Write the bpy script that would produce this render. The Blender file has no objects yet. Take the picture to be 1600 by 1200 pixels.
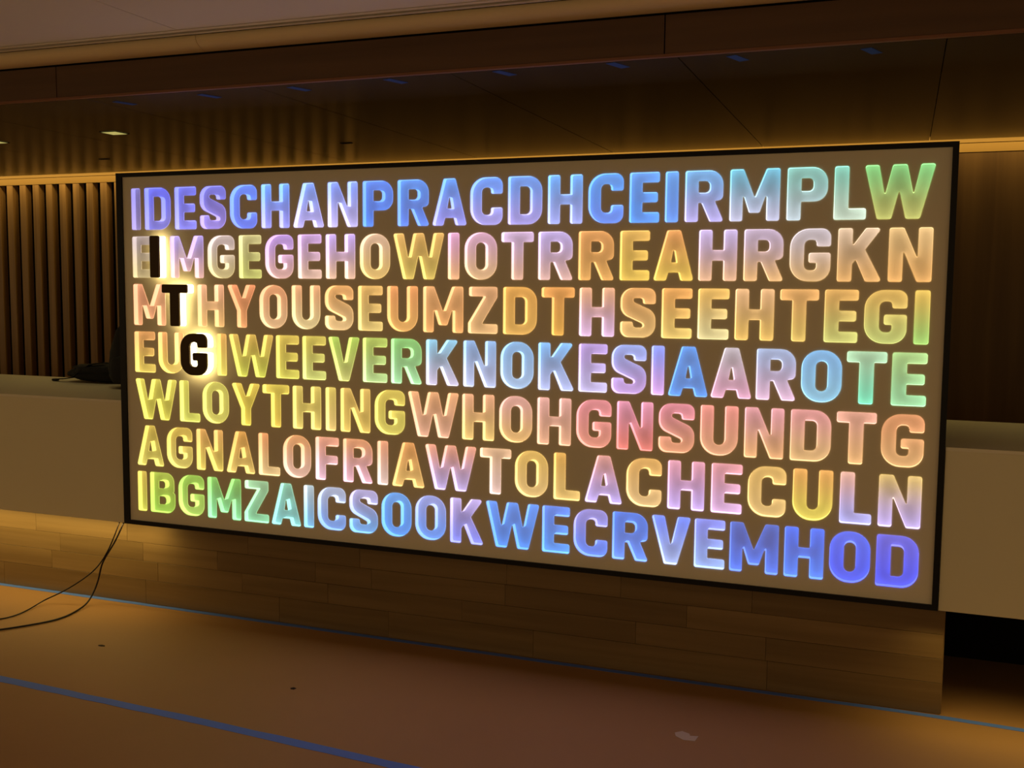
import bpy, bmesh, math, random
from mathutils import Vector, Matrix
from mathutils.geometry import tessellate_polygon
random.seed(7)
SC = bpy.context.scene
COL = SC.collection

# ------------------------------------------------------------------ camera
cam_d = bpy.data.cameras.new('camera')
cam_d.sensor_width = 36.0
cam_d.lens = 1621.5 / 1600 * 36.0
cam_d.clip_start = 0.05
cam = bpy.data.objects.new('camera', cam_d)
COL.objects.link(cam)
SC.camera = cam
YAW, PITCH, ROLL = -0.35841, -0.09043, 0.00907
fw = Vector((math.sin(YAW) * math.cos(PITCH), math.cos(YAW) * math.cos(PITCH), math.sin(PITCH)))
rt = Vector((math.cos(YAW), -math.sin(YAW), 0))
up = rt.cross(fw)
r2 = math.cos(ROLL) * rt + math.sin(ROLL) * up
u2 = -math.sin(ROLL) * rt + math.cos(ROLL) * up
cam.matrix_world = Matrix(((r2.x, u2.x, -fw.x, 3.842), (r2.y, u2.y, -fw.y, -4.428), (r2.z, u2.z, -fw.z, 1.2487), (0, 0, 0, 1)))

# ------------------------------------------------------------------ world, exposure
def lin(c):
    c = c / 255.0
    return c / 12.92 if c <= 0.04045 else ((c + 0.055) / 1.055) ** 2.4
def rgb(r, g, b):
    return (lin(r), lin(g), lin(b), 1.0)
w = bpy.data.worlds.new('world')
SC.world = w
w.use_nodes = True
w.node_tree.nodes['Background'].inputs[0].default_value = (1.0, 0.70, 0.34, 1)
w.node_tree.nodes['Background'].inputs[1].default_value = 0.39
SC.view_settings.view_transform = 'Standard'
SC.view_settings.look = 'None'
SC.view_settings.exposure = 0.0
SC.view_settings.gamma = 1.0
SC.view_settings.use_curve_mapping = False
SC.cycles.use_denoising = True
SC.cycles.max_bounces = 8
SC.cycles.sample_clamp_indirect = 4.0

def area(name, loc, sx, sy, power, color, rot):
    d = bpy.data.lights.new(name, 'AREA')
    d.shape = 'RECTANGLE'; d.size = sx; d.size_y = sy
    d.energy = power; d.color = color
    o = bpy.data.objects.new(name, d)
    o.location = loc; o.rotation_euler = rot
    COL.objects.link(o)
    return o
WARM = (1.0, 0.74, 0.25)
# LED strip in the slot where the soffit meets the back wall, shining down the wall
area('cove_light', (1.0, 2.11, 2.18), 13.0, 0.03, 24.0, WARM, (math.radians(6), 0, 0))
# LED strips under the desk, left and right of the sign
area('desk_light_left', (-4.42, 0.045, -0.045), 9.1, 0.02, 20.0, WARM, (math.radians(5), 0, 0))
dr = area('desk_light_right', (5.98, 0.045, -0.045), 4.1, 0.02, 4.8, WARM, (math.radians(-14), 0, 0))
dr.data.spread = math.radians(125)

# ------------------------------------------------------------------ materials
def new_mat(name):
    m = bpy.data.materials.new(name); m.use_nodes = True
    nt = m.node_tree
    return m, nt, nt.nodes['Principled BSDF']
def plain(name, col, rough=0.5, spec=0.5, noise=0.0, nscale=8.0, bump=0.0, bscale=60.0):
    m, nt, b = new_mat(name)
    b.inputs['Base Color'].default_value = col
    b.inputs['Roughness'].default_value = rough
    b.inputs['Specular IOR Level'].default_value = spec
    if noise:
        tc = nt.nodes.new('ShaderNodeTexCoord'); n = nt.nodes.new('ShaderNodeTexNoise')
        n.inputs['Scale'].default_value = nscale; n.inputs['Detail'].default_value = 5
        nt.links.new(tc.outputs['Object'], n.inputs['Vector'])
        mr = nt.nodes.new('ShaderNodeMapRange')
        mr.inputs[3].default_value = 1 - noise; mr.inputs[4].default_value = 1 + noise
        nt.links.new(n.outputs['Fac'], mr.inputs[0])
        v = nt.nodes.new('ShaderNodeVectorMath'); v.operation = 'SCALE'
        v.inputs[0].default_value = col[:3]
        nt.links.new(mr.outputs[0], v.inputs['Scale'])
        nt.links.new(v.outputs[0], b.inputs['Base Color'])
    if bump:
        tc = nt.nodes.new('ShaderNodeTexCoord'); n = nt.nodes.new('ShaderNodeTexNoise')
        n.inputs['Scale'].default_value = bscale
        nt.links.new(tc.outputs['Object'], n.inputs['Vector'])
        bp = nt.nodes.new('ShaderNodeBump'); bp.inputs['Strength'].default_value = bump
        bp.inputs['Distance'].default_value = 0.002
        nt.links.new(n.outputs['Fac'], bp.inputs['Height']); nt.links.new(bp.outputs[0], b.inputs['Normal'])
    return m
def wood(name, c1, c2, axis=2, rough=0.45, spec=0.5, per_object=0.0, scale=1.0):
    """grain runs along the given axis; each board may get its own tint"""
    m, nt, b = new_mat(name)
    tc = nt.nodes.new('ShaderNodeTexCoord')
    mp = nt.nodes.new('ShaderNodeMapping')
    s = [26.0 * scale] * 3; s[axis] = 1.1 * scale
    mp.inputs['Scale'].default_value = s
    nt.links.new(tc.outputs['Object'], mp.inputs['Vector'])
    oi = nt.nodes.new('ShaderNodeObjectInfo')
    ad = nt.nodes.new('ShaderNodeVectorMath'); ad.operation = 'ADD'
    sc = nt.nodes.new('ShaderNodeMath'); sc.operation = 'MULTIPLY'; sc.inputs[1].default_value = 37.0
    nt.links.new(oi.outputs['Random'], sc.inputs[0])
    nt.links.new(mp.outputs[0], ad.inputs[0]); nt.links.new(sc.outputs[0], ad.inputs[1])
    n = nt.nodes.new('ShaderNodeTexNoise'); n.inputs['Scale'].default_value = 1.0
    n.inputs['Detail'].default_value = 6; n.inputs['Distortion'].default_value = 0.4
    nt.links.new(ad.outputs[0], n.inputs['Vector'])
    r = nt.nodes.new('ShaderNodeValToRGB')
    r.color_ramp.elements[0].position = 0.3; r.color_ramp.elements[0].color = c1
    r.color_ramp.elements[1].position = 0.72; r.color_ramp.elements[1].color = c2
    nt.links.new(n.outputs['Fac'], r.inputs[0])
    mr = nt.nodes.new('ShaderNodeMapRange')
    mr.inputs[3].default_value = 1 - per_object; mr.inputs[4].default_value = 1 + per_object
    nt.links.new(oi.outputs['Random'], mr.inputs[0])
    v = nt.nodes.new('ShaderNodeVectorMath'); v.operation = 'SCALE'
    nt.links.new(r.outputs[0], v.inputs[0]); nt.links.new(mr.outputs[0], v.inputs['Scale'])
    nt.links.new(v.outputs[0], b.inputs['Base Color'])
    b.inputs['Roughness'].default_value = rough
    b.inputs['Specular IOR Level'].default_value = spec
    return m
def emit(name, col, strength):
    m, nt, b = new_mat(name)
    b.inputs['Base Color'].default_value = (0.8, 0.8, 0.8, 1)
    b.inputs['Emission Color'].default_value = col
    b.inputs['Emission Strength'].default_value = strength
    return m
def letter_mat(name, strength, white, sampling):
    """LED colour of one letter, from its two colours (upper and lower end of its strip)"""
    m, nt, b = new_mat(name)
    a1 = nt.nodes.new('ShaderNodeAttribute'); a1.attribute_type = 'OBJECT'; a1.attribute_name = 'led_top'
    a2 = nt.nodes.new('ShaderNodeAttribute'); a2.attribute_type = 'OBJECT'; a2.attribute_name = 'led_bottom'
    tc = nt.nodes.new('ShaderNodeTexCoord'); sp = nt.nodes.new('ShaderNodeSeparateXYZ')
    nt.links.new(tc.outputs['Object'], sp.inputs[0])
    mr = nt.nodes.new('ShaderNodeMapRange'); mr.interpolation_type = 'SMOOTHSTEP'
    mr.inputs[1].default_value = 0.0; mr.inputs[2].default_value = 0.2125
    nt.links.new(sp.outputs['Z'], mr.inputs[0])
    mx = nt.nodes.new('ShaderNodeMix'); mx.data_type = 'RGBA'
    nt.links.new(mr.outputs[0], mx.inputs[0])
    nt.links.new(a2.outputs['Color'], mx.inputs[6]); nt.links.new(a1.outputs['Color'], mx.inputs[7])
    m2 = nt.nodes.new('ShaderNodeMix'); m2.data_type = 'RGBA'; m2.inputs[0].default_value = white
    m2.inputs[7].default_value = (1, 1, 1, 1)
    nt.links.new(mx.outputs[2], m2.inputs[6])
    nt.links.new(m2.outputs[2], b.inputs['Emission Color'])
    b.inputs['Emission Strength'].default_value = strength
    b.inputs['Base Color'].default_value = (0.64, 0.64, 0.64, 1)
    b.inputs['Roughness'].default_value = 0.7
    b.inputs['Specular IOR Level'].default_value = 0.2
    m.cycles.emission_sampling = sampling
    return m

M_floor = plain('brown_board', rgb(172, 130, 82), 0.6, 0.3, 0.10, 1.6, 0.25, 14)
M_white = plain('white_solid_surface', rgb(236, 228, 192), 0.5, 0.3, 0.02, 3)
M_counter = plain('polished_white_surface', rgb(240, 232, 205), 0.34, 0.5, 0.02, 3)
M_panel = plain('white_sign_face', rgb(240, 232, 205), 0.6, 0.2)
M_black = plain('black_frame_metal', rgb(12, 12, 14), 0.5, 0.3)
M_plate = plain('dark_letter_plate', rgb(76, 60, 36), 0.6, 0.2)
M_ceil = plain('ceiling_paint', rgb(212, 198, 184), 0.8, 0.2, 0.02, 2)
M_cove = plain('cream_cove_paint', rgb(235, 210, 165), 0.5, 0.3)
M_dark = plain('dark_void', rgb(14, 12, 10), 0.9, 0.1)
M_slat = wood('wood_slat', rgb(142, 106, 60), rgb(176, 134, 80), 2, 0.45)
M_wallp = wood('wood_wall_panel', rgb(88, 62, 34), rgb(114, 84, 47), 2, 0.5, 0.3, 0.06, 0.5)
M_rail = plain('wood_header_rail', rgb(160, 124, 66), 0.5, 0.3, 0.04, 5)
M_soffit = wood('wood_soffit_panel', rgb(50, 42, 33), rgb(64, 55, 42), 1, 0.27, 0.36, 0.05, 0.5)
M_fascia = wood('wood_fascia_panel', rgb(86, 62, 42), rgb(104, 76, 52), 0, 0.5, 0.3, 0.05, 0.5)
M_lip = plain('wood_edge_strip', rgb(128, 84, 58), 0.4, 0.4)
M_plank = wood('wood_base_plank', rgb(122, 97, 60), rgb(146, 119, 78), 0, 0.42, 0.4, 0.13, 0.6)
M_tape = plain('blue_masking_tape', rgb(92, 132, 232), 0.6, 0.3, 0.05, 20)
M_tape_shaded = plain('shaded_blue_masking_tape', rgb(52, 78, 138), 0.7, 0.1, 0.05, 20)  # same blue tape, with the soffit shade put into a darker colour
M_cable = plain('black_cable_rubber', rgb(26, 16, 12), 0.5, 0.3)
M_bag = plain('black_nylon', rgb(18, 18, 20), 0.7, 0.3, 0.25, 20, 0.6, 30)
M_down = emit('downlight_lens', rgb(190, 180, 100), 0.85)
M_scrap = plain('pale_paper_scrap', rgb(205, 185, 160), 0.8, 0.2)
M_speck = plain('dark_speck', rgb(50, 30, 22), 0.8, 0.2)
M_lfloor = letter_mat('lit_letter_diffuser', 0.24, 0.0, 'AUTO')
M_lwall = letter_mat('lit_letter_edge', 1.55, 0.09, 'NONE')
M_bright = emit('bright_white_diffuser', (1.0, 0.86, 0.55, 1), 2.2)
M_halo = emit('halo_leds', (1.0, 0.76, 0.27, 1), 4.0)

# ------------------------------------------------------------------ helpers
def tag(o, label=None, cat=None, group=None, kind=None):
    if label: o['label'] = label
    if cat: o['category'] = cat
    if group: o['group'] = group
    if kind: o['kind'] = kind
    return o
def empty(name, loc=(0, 0, 0)):
    o = bpy.data.objects.new(name, None); o.location = loc
    o.empty_display_size = 0.1
    COL.objects.link(o); return o
def link(name, me, mats, parent=None, loc=(0, 0, 0)):
    for m in (mats if isinstance(mats, (list, tuple)) else [mats]):
        me.materials.append(m)
    o = bpy.data.objects.new(name, me); o.location = loc
    if parent: o.parent = parent
    COL.objects.link(o); return o
def share(name, me, parent, loc):
    o = bpy.data.objects.new(name, me); o.location = loc
    if parent: o.parent = parent
    COL.objects.link(o); return o
def box_mesh(name, dx, dy, dz, bevel=0.0):
    """box from (0,0,0) to (dx,dy,dz)"""
    bm = bmesh.new()
    bmesh.ops.create_cube(bm, size=1.0)
    for v in bm.verts:
        v.co = Vector(((v.co.x + .5) * dx, (v.co.y + .5) * dy, (v.co.z + .5) * dz))
    if bevel:
        bmesh.ops.bevel(bm, geom=list(bm.edges), offset=bevel, segments=1, affect='EDGES')
    me = bpy.data.meshes.new(name); bm.to_mesh(me); bm.free(); return me
def box(name, lo, hi, mat, parent=None, bevel=0.0):
    me = box_mesh(name, hi[0] - lo[0], hi[1] - lo[1], hi[2] - lo[2], bevel)
    return link(name, me, mat, parent, lo)
def poly_prism(pts, axis_fn, a, b):
    """closed outline (2D) extruded from a to b; axis_fn(u,v,t)->co"""
    bm = bmesh.new()
    A = [bm.verts.new(axis_fn(u, v, a)) for u, v in pts]
    B = [bm.verts.new(axis_fn(u, v, b)) for u, v in pts]
    n = len(pts)
    for i in range(n):
        bm.faces.new((A[i], A[(i + 1) % n], B[(i + 1) % n], B[i]))
    bm.faces.new(A[::-1]); bm.faces.new(B)
    bmesh.ops.recalc_face_normals(bm, faces=list(bm.faces))
    me = bpy.data.meshes.new('prism'); bm.to_mesh(me); bm.free(); return me

FZ = -0.51          # floor level
SZ = 2.12           # soffit underside
CZ = 2.33           # ceiling underside

# ------------------------------------------------------------------ floor
box('floor', (-8, -7.5, FZ - 0.05), (9, 3.2, FZ), M_floor).__setitem__('kind', 'structure')

# ------------------------------------------------------------------ back wall: slats on the left, flat panels on the right
wb = box('wall_back', (-8, 2.28, FZ), (9, 2.36, 2.6), M_dark); tag(wb, kind='structure')
SY = 2.215
slat_me = box_mesh('slat', 0.0644, 0.06, 2.575, 0.002); slat_me.materials.append(M_slat)
x = -2.007
xs = []
while x > -7.6: x -= 0.138
while x < 0.1:
    xs.append(x); x += 0.138
for x in xs:
    o = share('slat', slat_me, None, (x, SY, FZ)); o.parent = wb; o.matrix_parent_inverse = wb.matrix_world.inverted()
    o.location = (x + 8, SY - 2.28, 0)
x = xs[-1] + 0.1
while x < 8.9:
    x1 = 1.16 + 0.93 * math.ceil((x - 1.16 + 0.01) / 0.93)
    x1 = min(x1, 8.99)
    me = box_mesh('wall_panel', x1 - x - 0.005, 0.03, 2.575, 0.001)
    o = link('wall_panel', me, M_wallp, wb, (x + 8, SY + 0.002 - 2.28, 0))
    x = x1
# header rail across the top of the wall
hr = box('trim_1', (-7.9, 2.2125, 2.066), (8.9, SY - 0.001, 2.117), M_rail, None, 0.001); tag(hr, kind='structure')
hr2 = box('trim_2', (-7.9, 2.2115, 2.120), (8.9, SY - 0.001, 2.26), M_rail, None, 0.001); tag(hr2, kind='structure')

# ------------------------------------------------------------------ soffit (wood) and its fascia
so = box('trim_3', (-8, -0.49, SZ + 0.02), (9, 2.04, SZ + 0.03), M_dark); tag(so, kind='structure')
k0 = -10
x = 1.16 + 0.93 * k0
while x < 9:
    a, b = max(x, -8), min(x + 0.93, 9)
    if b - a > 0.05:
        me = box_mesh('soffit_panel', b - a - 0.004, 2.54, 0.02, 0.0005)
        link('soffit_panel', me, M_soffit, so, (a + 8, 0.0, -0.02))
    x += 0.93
fa = box('trim_4', (-8, -0.493, SZ), (9, -0.491, 2.33), M_dark); tag(fa, kind='structure')
x = 0.073 - 2.9 * 3
while x < 9:
    a, b = max(x, -8), min(x + 2.9, 9)
    if b - a > 0.05:
        me = box_mesh('fascia_panel', b - a - 0.005, 0.017, 0.142, 0.0005)
        link('fascia_panel', me, M_fascia, fa, (a + 8, -0.018, 0.012))
    x += 2.9
link('edge_strip', box_mesh('edge_strip', 17, 0.022, 0.011, 0.001), M_lip, fa, (0, -0.023, 0.0))

# cream bullnose between fascia and ceiling
prof = [(-0.515, 2.335)]
for i in range(13):
    t = math.radians(90 * i / 12)
    prof.append((-0.52 - 0.08 * math.sin(t), 2.33 - 0.05 * math.cos(t)))
prof.append((-0.60, 2.335))
bandroot = None
x = 0.93 - 9
while x < 9:
    a, b = max(x, -8), min(x + 3.0, 9)
    me = poly_prism(prof, lambda u, v, t: (t, u, v), a + 0.0015, b - 0.0015)
    for p in me.polygons: p.use_smooth = False
    if bandroot is None:
        bandroot = link('trim_5', me, M_cove); tag(bandroot, kind='structure')
    else:
        link('cove_section', me, M_cove, bandroot)
    x += 3.0

# ceiling: panels with two shadow grooves beside the bullnose
ce = box('ceiling', (-8, -7.5, CZ + 0.06), (9, 1.0, CZ + 0.09), M_dark); tag(ce, kind='structure')
for nm, y0, y1 in (('ceiling_strip', -0.651, -0.626), ('ceiling_strip', -0.707, -0.677)):
    link(nm, box_mesh(nm, 17, y1 - y0, 0.008), M_ceil, ce, (0, y0 + 7.5, -0.06))
x = 0.925 - 9
while x < 9:
    a, b = max(x, -8), min(x + 3.0, 9)
    link('ceiling_panel', box_mesh('ceiling_panel', b - a - 0.006, 6.785, 0.008, 0.001), M_ceil, ce, (a + 8, 0.0, -0.06))
    x += 3.0

# ------------------------------------------------------------------ reception desk
desk = empty('reception_desk', (2.0, 0.5, FZ))
tag(desk, 'long white reception desk with glossy counter on a recessed wooden plank base', 'desk')
def dpart(name, lo, hi, mat, bevel=0.0, parent=desk):
    o = box(name, lo, hi, mat, None, bevel)
    o.parent = parent
    o.location = Vector(lo) - Vector((2.0, 0.5, FZ)) if parent is desk else Vector(lo)
    return o
XL, XR = -0.036, 4.023          # sign outer edges
dpart('front_panel', (-7.8, 0.0, -0.022), (XL - 0.002, 0.03, 0.628), M_white, 0.001)
dpart('front_panel', (XR + 0.002, 0.0, -0.022), (8.8, 0.03, 0.628), M_white, 0.001)
# countertop with a notch behind the sign
ct = [(-7.8, 0.0), (XL - 0.002, 0.0), (XL - 0.002, 0.14), (XR + 0.002, 0.14), (XR + 0.002, 0.0), (8.8, 0.0), (8.8, 0.98), (-7.8, 0.98)]
me = poly_prism(ct, lambda u, v, t: (u - 2.0, v - 0.5, t - FZ), 0.6282, 0.642)
link('countertop', me, M_counter, desk)
dpart('underside_panel', (-7.8, 0.031, -0.02), (8.8, 0.95, 0.0), M_dark)
dpart('back_panel_closure', (-7.8, 0.93, FZ + 0.001), (8.39, 0.96, -0.021), M_dark)  # right of the plinth, added as a closure to keep the knee space dark
dpart('end_panel', (8.4, 0.2, FZ + 0.001), (8.44, 0.95, -0.021), M_dark)
# plinth clad with planks, ends at x = 4.06
pl = box('plinth', (-7.7, 0.156, FZ + 0.001), (4.052, 0.6, -0.022), M_dark)
pl.parent = desk; pl.location = Vector((-7.7, 0.156, FZ + 0.001)) - Vector((2.0, 0.5, FZ))
rows = [(-0.508, -0.374), (-0.374, -0.269), (-0.269, -0.165), (-0.165, -0.022)]
offs = [-7.0, -7.3, -7.35, -7.1]
for r, (z0, z1) in enumerate(rows):
    random.seed(20 + r)
    x = -7.7; cuts = [x]
    while x < 4.0:
        x += random.uniform(0.55, 1.1)
        if x > 3.75: x = 4.058
        cuts.append(x)
    if r == 2:   # the two darker boards whose ends show
        cuts = [c for c in cuts if not (-1.0 < c < 1.3)] + [-0.635, -0.05, 0.444, 1.05]
    if r == 1:
        cuts = [c for c in cuts if not (-1.4 < c < 0.8)] + [-0.7, 0.05, 0.6]
    cuts = sorted(cuts)
    for a, b in zip(cuts, cuts[1:]):
        if b - a < 0.02: continue
        me = box_mesh('plank', b - a - 0.0015, 0.008, z1 - z0 - 0.0015, 0.0004)
        link('plank', me, M_plank, pl, (a + 7.7, -0.0085 + random.uniform(-0.0006, 0.0006), z0 - FZ - 0.001))
# end board of the plinth
link('plank', box_mesh('plank', 0.008, 0.44, 0.486, 0.0005), M_plank, pl, (11.753, 0.0, 0.001))

# ------------------------------------------------------------------ glyphs (cap height 1)
S, Hh = 0.258, 0.205
G = {}
c_, i_ = 0.035, 0.015       # outer and inner small corner radii
def g(ch, w, outer, holes=()): G[ch] = (w, outer, holes)
g('I', .259, [(0,0,c_),(.259,0,c_),(.259,1,c_),(0,1,c_)])
def OUT(w, r): return [(0,0,r),(w,0,r),(w,1,r),(0,1,r)]
g('O', .745, OUT(.745,.345), [[(S,Hh,.12),(.745-S,Hh,.12),(.745-S,1-Hh,.12),(S,1-Hh,.12)]])
g('D', .755, [(0,0,c_),(.755,0,.31),(.755,1,.31),(0,1,c_)], [[(S,Hh,i_),(.755-S,Hh,.1),(.755-S,1-Hh,.1),(S,1-Hh,i_)]])
w_=.735
g('C', w_, [(0,0,.345),(w_,0,.345),(w_,.36,c_),(w_-S,.36,c_),(w_-S,Hh,.11),(S,Hh,.11),(S,1-Hh,.11),(w_-S,1-Hh,.11),(w_-S,.655,c_),(w_,.655,c_),(w_,1,.345),(0,1,.345)])
w_=.75
g('G', w_, [(0,0,.345),(w_,0,.345),(w_,.54,c_),(.35,.54,c_),(.35,.355,c_),(w_-S,.355,i_),(w_-S,Hh,.10),(S,Hh,.11),(S,1-Hh,.11),(w_-S,1-Hh,.11),(w_-S,.665,c_),(w_,.665,c_),(w_,1,.345),(0,1,.345)])
w_=.725
g('S', w_, [(0,0,.31),(w_,0,.31),(w_,.515,.24),(S,.72,.06),(S,1-Hh+.01,.09),(w_-S,1-Hh+.01,.09),(w_-S,.685,c_),(w_,.685,c_),(w_,1,.31),(0,1,.31),(0,.485,.24),(w_-S,.28,.06),(w_-S,Hh-.01,.09),(S,Hh-.01,.09),(S,.315,c_),(0,.315,c_)])
w_=.745
g('U', w_, [(0,0,.345),(w_,0,.345),(w_,1,c_),(w_-S,1,c_),(w_-S,Hh,.12),(S,Hh,.12),(S,1,c_),(0,1,c_)])
w_=.61
g('E', w_, [(0,0,c_),(w_,0,c_),(w_,.2,c_),(S,.2,i_),(S,.405,i_),(.575,.405,c_),(.575,.6,c_),(S,.6,i_),(S,.8,i_),(w_,.8,c_),(w_,1,c_),(0,1,c_)])
g('F', .605, [(0,0,c_),(S,0,c_),(S,.375,i_),(.575,.375,c_),(.575,.575,c_),(S,.575,i_),(S,.8,i_),(.605,.8,c_),(.605,1,c_),(0,1,c_)])
w_=.745
g('H', w_, [(0,0,c_),(S,0,c_),(S,.4,i_),(w_-S,.4,i_),(w_-S,0,c_),(w_,0,c_),(w_,1,c_),(w_-S,1,c_),(w_-S,.6,i_),(S,.6,i_),(S,1,c_),(0,1,c_)])
g('L', .58, [(0,0,c_),(.58,0,c_),(.58,.205,c_),(S,.205,i_),(S,1,c_),(0,1,c_)])
w_=.72
g('T', w_, [(w_/2-S/2,0,c_),(w_/2+S/2,0,c_),(w_/2+S/2,.795,i_),(w_,.795,c_),(w_,1,c_),(0,1,c_),(0,.795,c_),(w_/2-S/2,.795,i_)])
w_=.755
g('N', w_, [(0,0,c_),(.245,0,c_),(.245,.61,i_),(w_-.25,0,c_),(w_,0,c_),(w_,1,c_),(w_-.245,1,c_),(w_-.245,.40,i_),(.25,1,c_),(0,1,c_)])
w_=.95
g('M', w_, [(0,0,c_),(.245,0,c_),(.245,.56,i_),(w_/2-.10,.16,c_),(w_/2+.10,.16,c_),(w_-.245,.56,i_),(w_-.245,0,c_),(w_,0,c_),(w_,1,c_),(w_-.255,1,c_),(w_/2,.44,i_),(.255,1,c_),(0,1,c_)])
g('A', .81, [(0,0,c_),(.255,0,c_),(.30,.165,i_),(.51,.165,i_),(.555,0,c_),(.81,0,c_),(.54,1,c_),(.27,1,c_)], [[(.348,.355,i_),(.462,.355,i_),(.405,.68,i_)]])
g('V', .81, [(.275,0,c_),(.535,0,c_),(.81,1,c_),(.545,1,c_),(.405,.36,i_),(.265,1,c_),(0,1,c_)])
g('W', 1.235, [(.245,0,c_),(.49,0,c_),(.6175,.56,i_),(.745,0,c_),(.99,0,c_),(1.235,1,c_),(.985,1,c_),(.868,.42,i_),(.74,1,c_),(.495,1,c_),(.367,.42,i_),(.25,1,c_),(0,1,c_)])
g('Y', .80, [(.27,0,c_),(.53,0,c_),(.53,.40,.03),(.80,1,c_),(.53,1,c_),(.40,.66,i_),(.27,1,c_),(0,1,c_),(.27,.40,.03)])
g('K', .79, [(0,0,c_),(S,0,c_),(S,.325,i_),(.325,.425,i_),(.51,0,c_),(.80,0,c_),(.485,.60,.02),(.775,1,c_),(.495,1,c_),(S,.66,i_),(S,1,c_),(0,1,c_)])
g('Z', .69, [(0,0,c_),(.68,0,c_),(.68,.2,c_),(.31,.2,i_),(.67,.78,.04),(.67,1,c_),(.02,1,c_),(.02,.8,c_),(.365,.8,i_),(0,.22,.04)])
w_=.745
g('P', w_, [(0,0,c_),(S,0,c_),(S,.355,i_),(w_,.355,.29),(w_,1,.29),(0,1,c_)], [[(S,.55,i_),(w_-S,.55,.09),(w_-S,.8,.09),(S,.8,i_)]])
g('R', .76, [(0,0,c_),(S,0,c_),(S,.375,i_),(.325,.375,i_),(.495,0,c_),(.765,0,c_),(.58,.405,.02),(.745,.43,.16),(.745,1,.29),(0,1,c_)], [[(S,.565,i_),(.487,.565,.09),(.487,.8,.09),(S,.8,i_)]])
g('B', .74, [(0,0,c_),(.74,0,.27),(.74,.50,.16),(.665,.52,.03),(.715,.545,.12),(.715,1,.27),(0,1,c_)], [[(S,.2,i_),(.48,.2,.09),(.48,.415,.09),(S,.415,i_)], [(S,.60,i_),(.455,.60,.08),(.455,.8,.08),(S,.8,i_)]])

def rounded(pts):
    out = []
    n = len(pts)
    area2 = sum(pts[i][0] * pts[(i + 1) % n][1] - pts[(i + 1) % n][0] * pts[i][1] for i in range(n))
    for i in range(n):
        x0, y0, _ = pts[i - 1]; x1, y1, r = pts[i]; x2, y2, _ = pts[(i + 1) % n]
        a = Vector((x0 - x1, y0 - y1)); b = Vector((x2 - x1, y2 - y1))
        la, lb = a.length, b.length
        a.normalize(); b.normalize()
        ang = a.angle(b)
        t = min(r / math.tan(ang / 2), la * 0.49, lb * 0.49)
        rr = t * math.tan(ang / 2)
        seg = 8 if rr > 0.2 else 5 if rr > 0.07 else 2
        c = Vector((x1, y1)) + (a + b).normalized() * (rr / math.sin(ang / 2))
        s = Vector((x1, y1)) + a * t - c; e = Vector((x1, y1)) + b * t - c
        th = math.atan2(s.y, s.x); d = math.atan2(e.y, e.x) - th
        while d > math.pi: d -= 2 * math.pi
        while d < -math.pi: d += 2 * math.pi
        for k in range(seg + 1):
            q = th + d * k / seg
            out.append((c.x + rr * math.cos(q), c.y + rr * math.sin(q)))
    return out
OUTL = {}
for ch, (wd, o, hs) in G.items():
    OUTL[ch] = [rounded(o)] + [rounded(h) for h in hs]

CAP = 0.2130
DEPTH = 0.030
SPILL_LIP = -0.0022      # glowing letter edge stood proud of the face, added to spill colour onto it
def tess(loops, y, bm, mat_index, scale=CAP, flip=False):
    allp = [Vector((u * scale, v * scale, 0)) for lp in loops for u, v in lp]
    vs = [bm.verts.new((p.x, y, p.y)) for p in allp]
    for t in tessellate_polygon([[Vector((u * scale, v * scale, 0)) for u, v in lp] for lp in loops]):
        try:
            f = bm.faces.new([vs[i] for i in (t[::-1] if flip else t)]); f.material_index = mat_index
        except ValueError:
            pass
    return vs
def letter_mesh(ch):
    bm = bmesh.new()
    loops = OUTL[ch]
    vs = tess(loops, DEPTH, bm, 0)
    i = 0
    for lp in loops:
        n = len(lp)
        fr = [bm.verts.new((u * CAP, SPILL_LIP, v * CAP)) for u, v in lp]
        for k in range(n):
            f = bm.faces.new((vs[i + k], vs[i + (k + 1) % n], fr[(k + 1) % n], fr[k])); f.material_index = 1
        i += n
    me = bpy.data.meshes.new('letter'); bm.to_mesh(me); bm.free()
    return me
def plate_mesh(ch):
    """raised solid letter, 10 mm thick"""
    bm = bmesh.new()
    loops = OUTL[ch]
    a = tess(loops, 0.0, bm, 0); b = tess(loops, 0.012, bm, 0, flip=True)
    i = 0
    for lp in loops:
        n = len(lp)
        for k in range(n):
            bm.faces.new((a[i + k], a[i + (k + 1) % n], b[i + (k + 1) % n], b[i + k]))
        i += n
    me = bpy.data.meshes.new('raised_letter'); bm.to_mesh(me); bm.free()
    return me
def back_mesh(ch):
    bm = bmesh.new(); tess(OUTL[ch], 0.0125, bm, 0)
    me = bpy.data.meshes.new('halo_light'); bm.to_mesh(me); bm.free()
    return me

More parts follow.
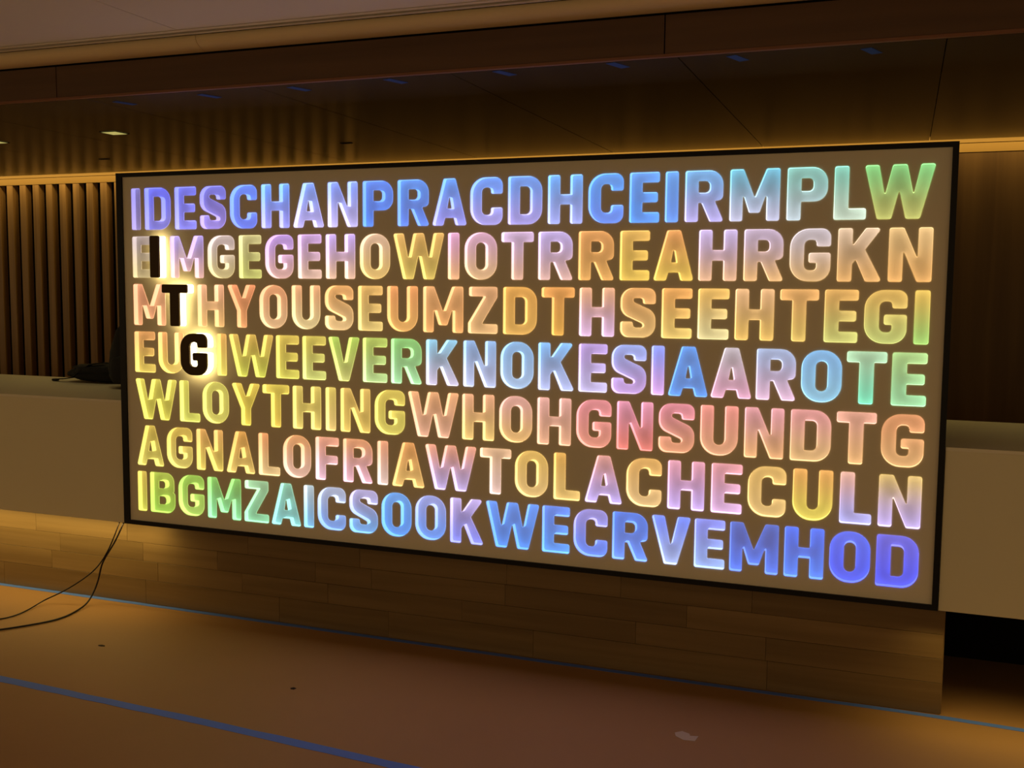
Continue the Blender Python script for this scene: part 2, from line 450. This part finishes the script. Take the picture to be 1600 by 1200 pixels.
# rows: text, then the LED colours per letter as top/bottom hex pairs
ROWS = [
('IDESCHANPRACDHCEIRMPLW', '5a55aa/786aaa 505ffa/6e6edc 5a64eb/8282fa 5f64dc/9682e6 5082ff/5a78fa 5a96ff/9696fa 78a0ff/beb4ff 7896fa/c8beff 4682f5/3c82fa 468cf0/5082f5 5096fa/9696fa 5a96fa/aaa0f0 5a96f0/aaa0f0 5aa0f0/a0aaf5 4696f0/5a8cfa 5096f0/4696fa 5096e6/5a96fa 64aae6/b4aaeb 5ab4d2/bebedc 78beb4/becdd7 6ebeaa/c8dcc8 6cbe6e/bebe64'),
('EIMGEGEHOWIOTRREAHRGKN', '8c7d82/aa9664 ffffff/ffffff a08cdc/d2a096 beaaaa/c8b478 beb478/bebe64 b48cdc/dcaaa0 be96d2/dcb4a0 bea0e6/e1b496 dcb496/e6be6e d2a050/dcbe5a d296be/e6aa78 d2a0be/e1b482 c8aad2/d7a58c beaae6/d7aaa0 dc9650/dca050 dcaa50/e6be50 e19650/e6be50 beaadc/dcaa82 beaac8/dcaa6e beb4be/d7aa6e d2b496/d7a05a dcb478/e1a55a'),
('MTHYOUSEUMZDTHSEEHTEGI', 'dc8c64/e19664 ffffff/ffffff e1a078/e1aa64 dc8250/e1965a e19664/e1b482 e1a06e/e1c88c e1a05a/e6be82 dcaa5a/dcbe6e e19150/e6aa5a e1a064/e6a05a dca06e/e6b478 e1a046/e1aa50 e19646/dca03c dca078/dcb4dc e1a05a/e1b46e e6a050/ebc86e e6b45a/e1d296 dcaa78/e1b45a dca05a/d7b45a d7a050/c8c86e d7aa50/bec86e dcb450/96c864'),
('EUGIWEEVERKNOKESIAAROTE', 'd28c46/dcbe50 e19650/e1be50 ffffff/ffffff d2963c/dcc850 c8a03c/c8c846 d2b446/d2c850 c8b446/c8cd6e a0be46/c8c86e aabe50/b4d78c 82c86e/a0dca0 82bedc/c8bedc 82aadc/bec8f0 82b4e6/aac8f0 78b4f0/b4bef0 b496dc/c8bef0 96aaf0/c8a0e6 8296fa/dcaaf0 5096f0/468ce6 beb4be/dca0be a0b4dc/dcb4d2 78b4e6/8cc8e6 aad2aa/6edcb4 a5cd82/96d7a0'),
('WLOYTHINGWHOHGNSUNDTG', 'cdbe46/d2c846 c8be46/d2d25a c8be50/d2c85a d2b43c/e1c846 d7be46/e1be46 cdb450/e1c864 cdb450/e1be6e d2aa50/e1be5a d7be50/d7c85a e1a06e/e6aa8c e1a078/e6be6e dca096/e6b46e dca096/e1a582 dc828c/e18c78 dc8caa/dc6e64 dc8296/e1966e e68c82/e1a078 dc96a0/e1a56e e19696/e1b478 e1a08c/e1aa6e d78c5a/e1aa6e'),
('AGNALOFRIAWTOLACHECULN', 'c8aa3c/cdbe50 cdaa3c/d2be5a d29646/d7be50 d7963c/d7b45a dc8c50/e1be82 dc965a/e1b4a0 e19678/e1b4c8 e19664/e1aabe e1966e/dcbeb4 e19650/e1b464 e19678/beaae6 e1b48c/e1beb4 e1b45a/e6be78 d7a046/e6be6e dc968c/beaaf0 e1aa5a/e6be82 dc96aa/c8aaf0 e196a0/e1b4e6 e1b464/e6be78 e1a050/e6d25a e1aa96/aaaaf0 d7b464/beaaeb'),
('IBGMZAICSOOKWECRVEMHOD', 'c8aa3c/bebe3c aabe3c/96c83c 8cbe3c/aad25a 78be50/78d28c 96c896/82d2a0 82c8aa/78c8c8 aabec8/64aadc aab4d2/6496e6 b4aadc/5aa0e6 5aa0f0/4696fa 96a0e6/5a96fa beaae6/7882f0 508cf0/3c8cfa 5082f0/4696fa 968cdc/5082fa 3c78f0/5a8cfa 6482fa/aabefa 828cf5/96b4fa 3258c0/3c6ef0 3264f0/3c78f5 4664f8/2850ff 5a5ae6/2846ff'),
]
BASEZ = [1.545, 1.2965, 1.0495, 0.8005, 0.552, 0.305, 0.057]
BASEZ = [1.543, 1.295, 1.048, 0.7998, 0.5515, 0.3035, 0.0560]
SB = {}
for ch in 'IHNMUEFLBPRDK': SB[ch] = [.0155, .0155]
for ch in 'OCGS': SB[ch] = [.0140, .0140]
for ch in 'EFLZK': SB[ch] = SB.get(ch, [.0155, .0155])[:1] + [.0120]
SB['Z'] = [.012, .012]
for ch in 'AVY': SB[ch] = [.008, .008]
SB['T'] = [.010, .010]; SB['W'] = [.006, .006]
SB['D'][1] = .0145; SB['P'][1] = .012; SB['R'][1] = .012
KERN = {'LW': -.026, 'RA': -.002, 'AC': -.002, 'LO': -.004, 'LA': .004, 'AW': -.010, 'WT': .004, 'TO': -.002, 'YT': 0}
def layout(text):
    pos = []; x = 0.0
    for i, ch in enumerate(text):
        pos.append(x); x += G[ch][0] * CAP
        if i + 1 < len(text):
            nx = text[i + 1]
            x += SB[ch][1] + SB[nx][0] + KERN.get(ch + nx, 0)
    L, Rr = 0.0555, 3.943
    slack = (Rr - L - x) / (len(text) - 1)
    return [L + p + slack * i for i, p in enumerate(pos)], slack

# ------------------------------------------------------------------ letter sign
sign = empty('letter_sign', (2.0, 0.06, -0.022))
tag(sign, 'large black framed sign with seven rows of glowing multicoloured letters', 'sign')
SO = Vector((2.0, 0.06, -0.022))
PW, PH = 4.0, 1.8155
placed = []
for (text, cols), bz in zip(ROWS, BASEZ):
    xs_, sl = layout(text)
    print('ROW', text, 'slack %.4f' % sl)
    for ch, x, c in zip(text, xs_, cols.split()):
        placed.append((ch, x, bz, c))
# face sheet with every letter cut out of it
cu = bpy.data.curves.new('face_panel', 'CURVE'); cu.dimensions = '2D'; cu.fill_mode = 'BOTH'; cu.extrude = 0.0012
def spline(pts):
    s = cu.splines.new('POLY'); s.points.add(len(pts) - 1)
    for p, (a, b) in zip(s.points, pts): p.co = (a, b, 0, 1)
    s.use_cyclic_u = True
spline([(0, 0), (PW, 0), (PW, PH), (0, PH)])
for ch, x, bz, c in placed:
    for lp in OUTL[ch]:
        spline([(x + u * CAP, bz + v * CAP) for u, v in lp])
tmp = bpy.data.objects.new('tmp', cu); COL.objects.link(tmp)
bpy.context.view_layer.update()
me = bpy.data.meshes.new_from_object(tmp.evaluated_get(bpy.context.evaluated_depsgraph_get()))
bpy.data.objects.remove(tmp)
for v in me.vertices:
    v.co = Vector((v.co.x - SO.x, 0.0013 - v.co.z - SO.y, v.co.y - SO.z))
me.materials.clear()
for p in me.polygons: p.use_smooth = False; p.material_index = 0
me.name = 'face_panel'
link('face_panel', me, M_panel, sign)

def hexlin(h):
    c = [lin(int(h[i:i + 2], 16)) for i in (0, 2, 4)]
    l = 0.3 * c[0] + 0.5 * c[1] + 0.2 * c[2]
    return [max(0.0, l + (v - l) * 1.12) for v in c]
import colorsys
def cname(a):
    r, g_, b = [int(a[i:i + 2], 16) / 255 for i in (0, 2, 4)]
    h, l, s = colorsys.rgb_to_hls(r, g_, b); h *= 360
    if a == 'ffffff': return 'bright white'
    if h < 12 or h > 330: return 'pink'
    if h < 37: return 'orange'
    if h < 66: return 'yellow'
    if h < 150: return 'green'
    if h < 190: return 'turquoise'
    if h < 236: return 'blue'
    if h < 275: return 'violet'
    return 'lilac'
LM = {}; BM_ = {}
for ch, x, bz, c in placed:
    top, bot = c.split('/')
    bright = top == 'ffffff'
    key = (ch, bright)
    if key not in LM:
        m_ = letter_mesh(ch)
        for mm in ((M_bright, M_bright) if bright else (M_lfloor, M_lwall)): m_.materials.append(mm)
        LM[key] = m_
    o = share('letter', LM[key], sign, Vector((x, 0, bz)) - SO)
    o['led_top'] = hexlin(top); o['led_bottom'] = hexlin(bot)
    a, b = cname(top), cname(bot)
    o['label'] = f'{a} glowing letter {ch}' if a == b else f'glowing letter {ch} fading from {a} to {b}'
    if bright:
        h = 0.046
        pm = plate_mesh(ch)
        o['label'] = f'bright white cut-out behind the raised black letter {ch}'
        p = link('raised_letter', pm, M_plate, sign, Vector((x, -h - 0.012, bz)) - SO)
        p['label'] = f'black raised letter {ch} standing proud of the face'
        link('halo_light', back_mesh(ch), M_halo, p)
# frame: four mitred bars in one mesh, and the casing behind
fwid = 0.034
bm = bmesh.new()
o_ = [(XL, -0.022), (XR, -0.022), (XR, PH + 0.021), (XL, PH + 0.021)]
n_ = [(0, 0), (PW, 0), (PW, PH), (0, PH)]
Y0, Y1 = -0.010, 0.12
def V(p, y): return bm.verts.new((p[0] - SO.x, y - SO.y, p[1] - SO.z))
of = [V(p, Y0) for p in o_]; nf = [V(p, Y0) for p in n_]; ob = [V(p, Y1) for p in o_]; nb = [V(p, Y1) for p in n_]
for i in range(4):
    j = (i + 1) % 4
    for q in ((of[i], of[j], nf[j], nf[i]), (of[i], ob[i], ob[j], of[j]), (nf[i], nf[j], nb[j], nb[i]), (ob[i], nb[i], nb[j], ob[j])):
        bm.faces.new(q)
bmesh.ops.recalc_face_normals(bm, faces=list(bm.faces))
me = bpy.data.meshes.new('frame'); bm.to_mesh(me); bm.free()
link('frame', me, M_black, sign)
bk = box('back_casing', (0.002, 0.05, 0.002), (PW - 0.002, 0.118, PH - 0.002), M_dark)
bk.parent = sign; bk.location = Vector((0.002, 0.05, 0.002)) - SO

# ------------------------------------------------------------------ masking tape
def strip(name, pts, width, z, thick, mat, jitter=0.0):
    """ribbon along pts (x,y) lying flat at z"""
    bm = bmesh.new(); dense = []
    for (a, b) in zip(pts, pts[1:]):
        n = max(1, int((Vector(b) - Vector(a)).length / 0.12))
        for k in range(n): dense.append(Vector(a).lerp(Vector(b), k / n))
    dense.append(Vector(pts[-1]))
    prev = None
    for i, p in enumerate(dense):
        d = (dense[min(i + 1, len(dense) - 1)] - dense[max(i - 1, 0)]).normalized()
        nn = Vector((-d.y, d.x)); o1 = random.uniform(-jitter, jitter)
        a = p + nn * (width / 2 + o1); b = p - nn * (width / 2 - random.uniform(-jitter, jitter))
        row = [bm.verts.new((a.x, a.y, z)), bm.verts.new((b.x, b.y, z)), bm.verts.new((b.x, b.y, z + thick)), bm.verts.new((a.x, a.y, z + thick))]
        if prev:
            for q in range(4):
                bm.faces.new((prev[q], prev[(q + 1) % 4], row[(q + 1) % 4], row[q]))
        else: bm.faces.new(row)
        prev = row
    bm.faces.new(prev[::-1])
    bmesh.ops.recalc_face_normals(bm, faces=list(bm.faces))
    me = bpy.data.meshes.new(name); bm.to_mesh(me); bm.free()
    return link(name, me, mat)
random.seed(3)
t = strip('masking_tape', [(-7.6, .132), (-2, .133), (1.0, .128), (2.5, .122), (3.9, .125), (4.1, .12), (4.5, .10), (8.8, .0)], 0.034, FZ + 0.0003, 0.0008, M_tape, 0.0015)
tag(t, 'blue tape strip on the floor along the foot of the wooden desk base', 'tape')
t = strip('masking_tape', [(-3.0, -.90), (.114, -1.0), (1.257, -1.05), (2.1, -1.108), (4.0, -1.23), (6.5, -1.4)], 0.05, FZ + 0.0003, 0.0008, M_tape, 0.003)
tag(t, 'wider blue tape strip crossing the open brown floor in the foreground', 'tape')
ORD = ['leftmost', 'second from the left', 'third from the left', 'fourth from the left', 'fourth from the right', 'third from the right', 'second from the right', 'rightmost']
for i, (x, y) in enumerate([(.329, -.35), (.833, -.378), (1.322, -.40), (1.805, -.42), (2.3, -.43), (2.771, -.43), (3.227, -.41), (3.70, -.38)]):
    t = strip('masking_tape', [(x - .018, y - .05), (x + .018, y + .05)], 0.04, SZ - 0.0012, 0.001, M_tape_shaded)
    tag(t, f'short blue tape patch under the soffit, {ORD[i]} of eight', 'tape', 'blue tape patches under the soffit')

# ------------------------------------------------------------------ soffit fittings
def downlight(x, y, label):
    r = empty('downlight', (x, y, SZ))
    tag(r, label, 'ceiling light', 'square downlights in the soffit')
    bm = bmesh.new(); s, q = .058, .050
    a = [bm.verts.new(c) for c in ((-s, -s, -.003), (s, -s, -.003), (s, s, -.003), (-s, s, -.003))]
    b = [bm.verts.new(c) for c in ((-q, -q, -.003), (q, -q, -.003), (q, q, -.003), (-q, q, -.003))]
    c = [bm.verts.new(v.co + Vector((0, 0, .0025))) for v in a]
    for i in range(4):
        j = (i + 1) % 4
        bm.faces.new((a[i], a[j], b[j], b[i])); bm.faces.new((a[i], a[j], c[j], c[i]))
    me = bpy.data.meshes.new('trim_ring'); bm.to_mesh(me); bm.free()
    link('trim_ring', me, M_black, r)
    d = bpy.data.lights.new('downlight_lamp', 'SPOT'); d.energy = 5.0; d.color = (1.0, 0.78, 0.36)
    d.spot_size = math.radians(130); d.spot_blend = 1.0; d.shadow_soft_size = 0.04
    lo = bpy.data.objects.new('lamp', d); lo.location = (0, 0, -0.01); lo.parent = r; COL.objects.link(lo)
    link('lens', box_mesh('lens', .1, .1, .002), M_down, r, (-.05, -.05, -.0028))
downlight(-.405, .410, 'small square lit downlight above the top left corner of the sign')
downlight(4.95, .43, 'added unseen square downlight brightening the right counter')  # added out of view to brighten the right counter
downlight(-1.385, .49, 'small square lit downlight cut off by the left edge of the picture')
for x, y, lb in ((-1.34, 1.37, 'small dark slot fitting in the soffit below the lit square downlight'), (.668, 1.165, '')):
    r = empty('slot_fitting', (x, y, SZ)); tag(r, lb if x < 0 else 'small dark slot fitting in the soffit where the slat reflections end', 'ceiling fitting', 'dark slot fittings in the soffit')
    link('cover', box_mesh('cover', .075, .03, .003, .001), M_black, r, (-.0375, -.015, -.0032))
    link('slot', box_mesh('slot', .06, .008, .001), M_dark, r, (-.03, -.004, -.0045))

# ------------------------------------------------------------------ cables
def tube(name, pts, rad, label):
    cu = bpy.data.curves.new(name, 'CURVE'); cu.dimensions = '3D'; cu.bevel_depth = rad; cu.bevel_resolution = 2; cu.resolution_u = 8
    s = cu.splines.new('NURBS'); s.points.add(len(pts) - 1); s.use_endpoint_u = True; s.order_u = 4
    for p, c in zip(s.points, pts): p.co = (*c, 1)
    tmp = bpy.data.objects.new('tmp', cu); COL.objects.link(tmp)
    bpy.context.view_layer.update()
    me = bpy.data.meshes.new_from_object(tmp.evaluated_get(bpy.context.evaluated_depsgraph_get()))
    bpy.data.objects.remove(tmp)
    for p in me.polygons: p.use_smooth = True
    me.materials.clear()
    o = link(name, me, M_cable); tag(o, label, 'cable', 'cables hanging from the desk'); return o
tube('cable', [(-.128, .07, -.020), (-.133, .06, -.047), (-.171, .06, -.129), (-.208, .06, -.197), (-.241, .055, -.251), (-.273, .04, -.302), (-.325, .02, -.352), (-.40, .0, -.405), (-.49, -.03, -.46), (-.555, -.06, -.488), (-.545, -.15, -.503), (-.51, -.30, -.505), (-.56, -.42, -.505), (-.8, -.62, -.505), (-1.3, -.95, -.505)], .0036, 'thinner black cable from under the desk, upper of the two on the floor')
tube('cable', [(-.098, .07, -.020), (-.102, .06, -.040), (-.144, .06, -.119), (-.181, .06, -.176), (-.227, .06, -.235), (-.262, .06, -.29), (-.275, .06, -.343), (-.29, .055, -.40), (-.303, .03, -.46), (-.295, -.03, -.50), (-.27, -.15, -.504), (-.259, -.228, -.504), (-.28, -.317, -.504), (-.338, -.408, -.504), (-.42, -.53, -.504), (-.7, -.8, -.504), (-1.3, -1.2, -.504)], .0048, 'thicker black cable from under the desk, lower of the two on the floor')

# ------------------------------------------------------------------ bags on the counter
def blob(name, lo, hi, mat, parent, seed, fn=None, amp=.02, sub=4):
    bm = bmesh.new(); bmesh.ops.create_icosphere(bm, subdivisions=sub, radius=1)
    from mathutils import noise
    for v in bm.verts:
        p = v.co.copy()
        q = Vector([math.copysign(abs(c) ** .62, c) for c in p])
        n = noise.noise(p * 2.3 + Vector((seed, 0, 0))) + .5 * noise.noise(p * 6 + Vector((0, seed, 0)))
        q += p * n * amp * 6
        if q.z < -.9: q.z = -.9 - (q.z + .9) * .1
        if fn: q = fn(q)
        v.co = Vector([(lo[i] + hi[i]) / 2 + q[i] * (hi[i] - lo[i]) / 2 for i in range(3)])
        v.co.z = max(v.co.z, lo[2])
    for f in bm.faces: f.smooth = True
    me = bpy.data.meshes.new(name); bm.to_mesh(me); bm.free()
    return link(name, me, mat, parent)
def ribbon(name, pts, wdt, th, mat, parent):
    bm = bmesh.new(); prev = None
    for i, p in enumerate(pts):
        p = Vector(p)
        row = [bm.verts.new(p + Vector(c)) for c in ((0, -wdt / 2, -th / 2), (0, wdt / 2, -th / 2), (0, wdt / 2, th / 2), (0, -wdt / 2, th / 2))]
        if prev:
            for q in range(4): bm.faces.new((prev[q], prev[(q + 1) % 4], row[(q + 1) % 4], row[q]))
        else: bm.faces.new(row)
        prev = row
    bm.faces.new(prev[::-1]); bmesh.ops.recalc_face_normals(bm, faces=list(bm.faces))
    me = bpy.data.meshes.new(name); bm.to_mesh(me); bm.free(); return link(name, me, mat, parent)
CT = 0.6425
b1 = empty('shoulder_bag', (-.93, .80, CT))
tag(b1, 'black soft bag lying flat on the white counter, strap trailing left', 'bag')
blob('body', (-.20, -.10, .0), (.27, .14, .105), M_bag, b1, 3.1, lambda q: Vector((q.x, q.y, q.z * (1 - .32 * max(0, -q.x)))), .022)
blob('flap', (-.13, -.115, .045), (.24, .10, .118), M_bag, b1, 8.7, None, .03, 3)
ribbon('strap', [(-.29, -.06, .005), (-.26, -.065, .014), (-.20, -.07, .018), (-.12, -.08, .03), (-.05, -.10, .07), (.03, -.09, .117), (.10, -.05, .128), (.18, .0, .12)], .03, .006, M_bag, b1)
link('strap_buckle', box_mesh('strap_buckle', .034, .036, .014, .004), M_black, b1, (-.30, -.078, .001))
b2 = empty('backpack', (-.46, .60, CT))
tag(b2, 'black upright bag on the white counter, half hidden by the sign frame', 'bag')
blob('body', (-.19, -.10, .0), (.20, .13, .42), M_bag, b2, 5.2, lambda q: Vector((q.x * (1.05 - .30 * (q.z + 1) / 2 ) + .18 * (q.z + 1) / 2, q.y * (1 - .2 * (q.z + 1) / 2), q.z)), .014)
blob('front_pocket', (-.10, -.135, .02), (.17, -.04, .2), M_bag, b2, 1.7, None, .01, 3)
ribbon('top_handle', [(.05, 0, .40), (.055, 0, .43), (.085, 0, .445), (.12, 0, .43), (.125, 0, .40)], .02, .006, M_bag, b2)

# ------------------------------------------------------------------ scraps on the floor
def scrap(name, x, y, pts, mat, label):
    me = poly_prism(pts, lambda u, v, t: (u, v, t), 0, 0.0012)
    o = link(name, me, mat, None, (x, y, FZ + 0.0003)); tag(o, label, 'scrap')
scrap('paper_scrap', 3.102, -.461, [(-.045, .02), (-.02, .045), (.012, .03), (.018, .012), (.05, .02), (.045, -.03), (.0, -.035), (-.035, -.01)], M_scrap, 'small pale torn scrap lying on the brown floor')
scrap('floor_chip', .227, -.488, [(-.022, .0), (-.008, .010), (.013, .008), (.022, -.003), (.008, -.009), (-.014, -.008)], M_speck, 'small dark chip lying on the floor below the cables')
scrap('floor_chip', 1.395, -.611, [(-.014, .0), (-.004, .012), (.013, .006), (.01, -.01), (-.006, -.01)], M_speck, 'tiny dark chip on the brown floor between the two tape strips')
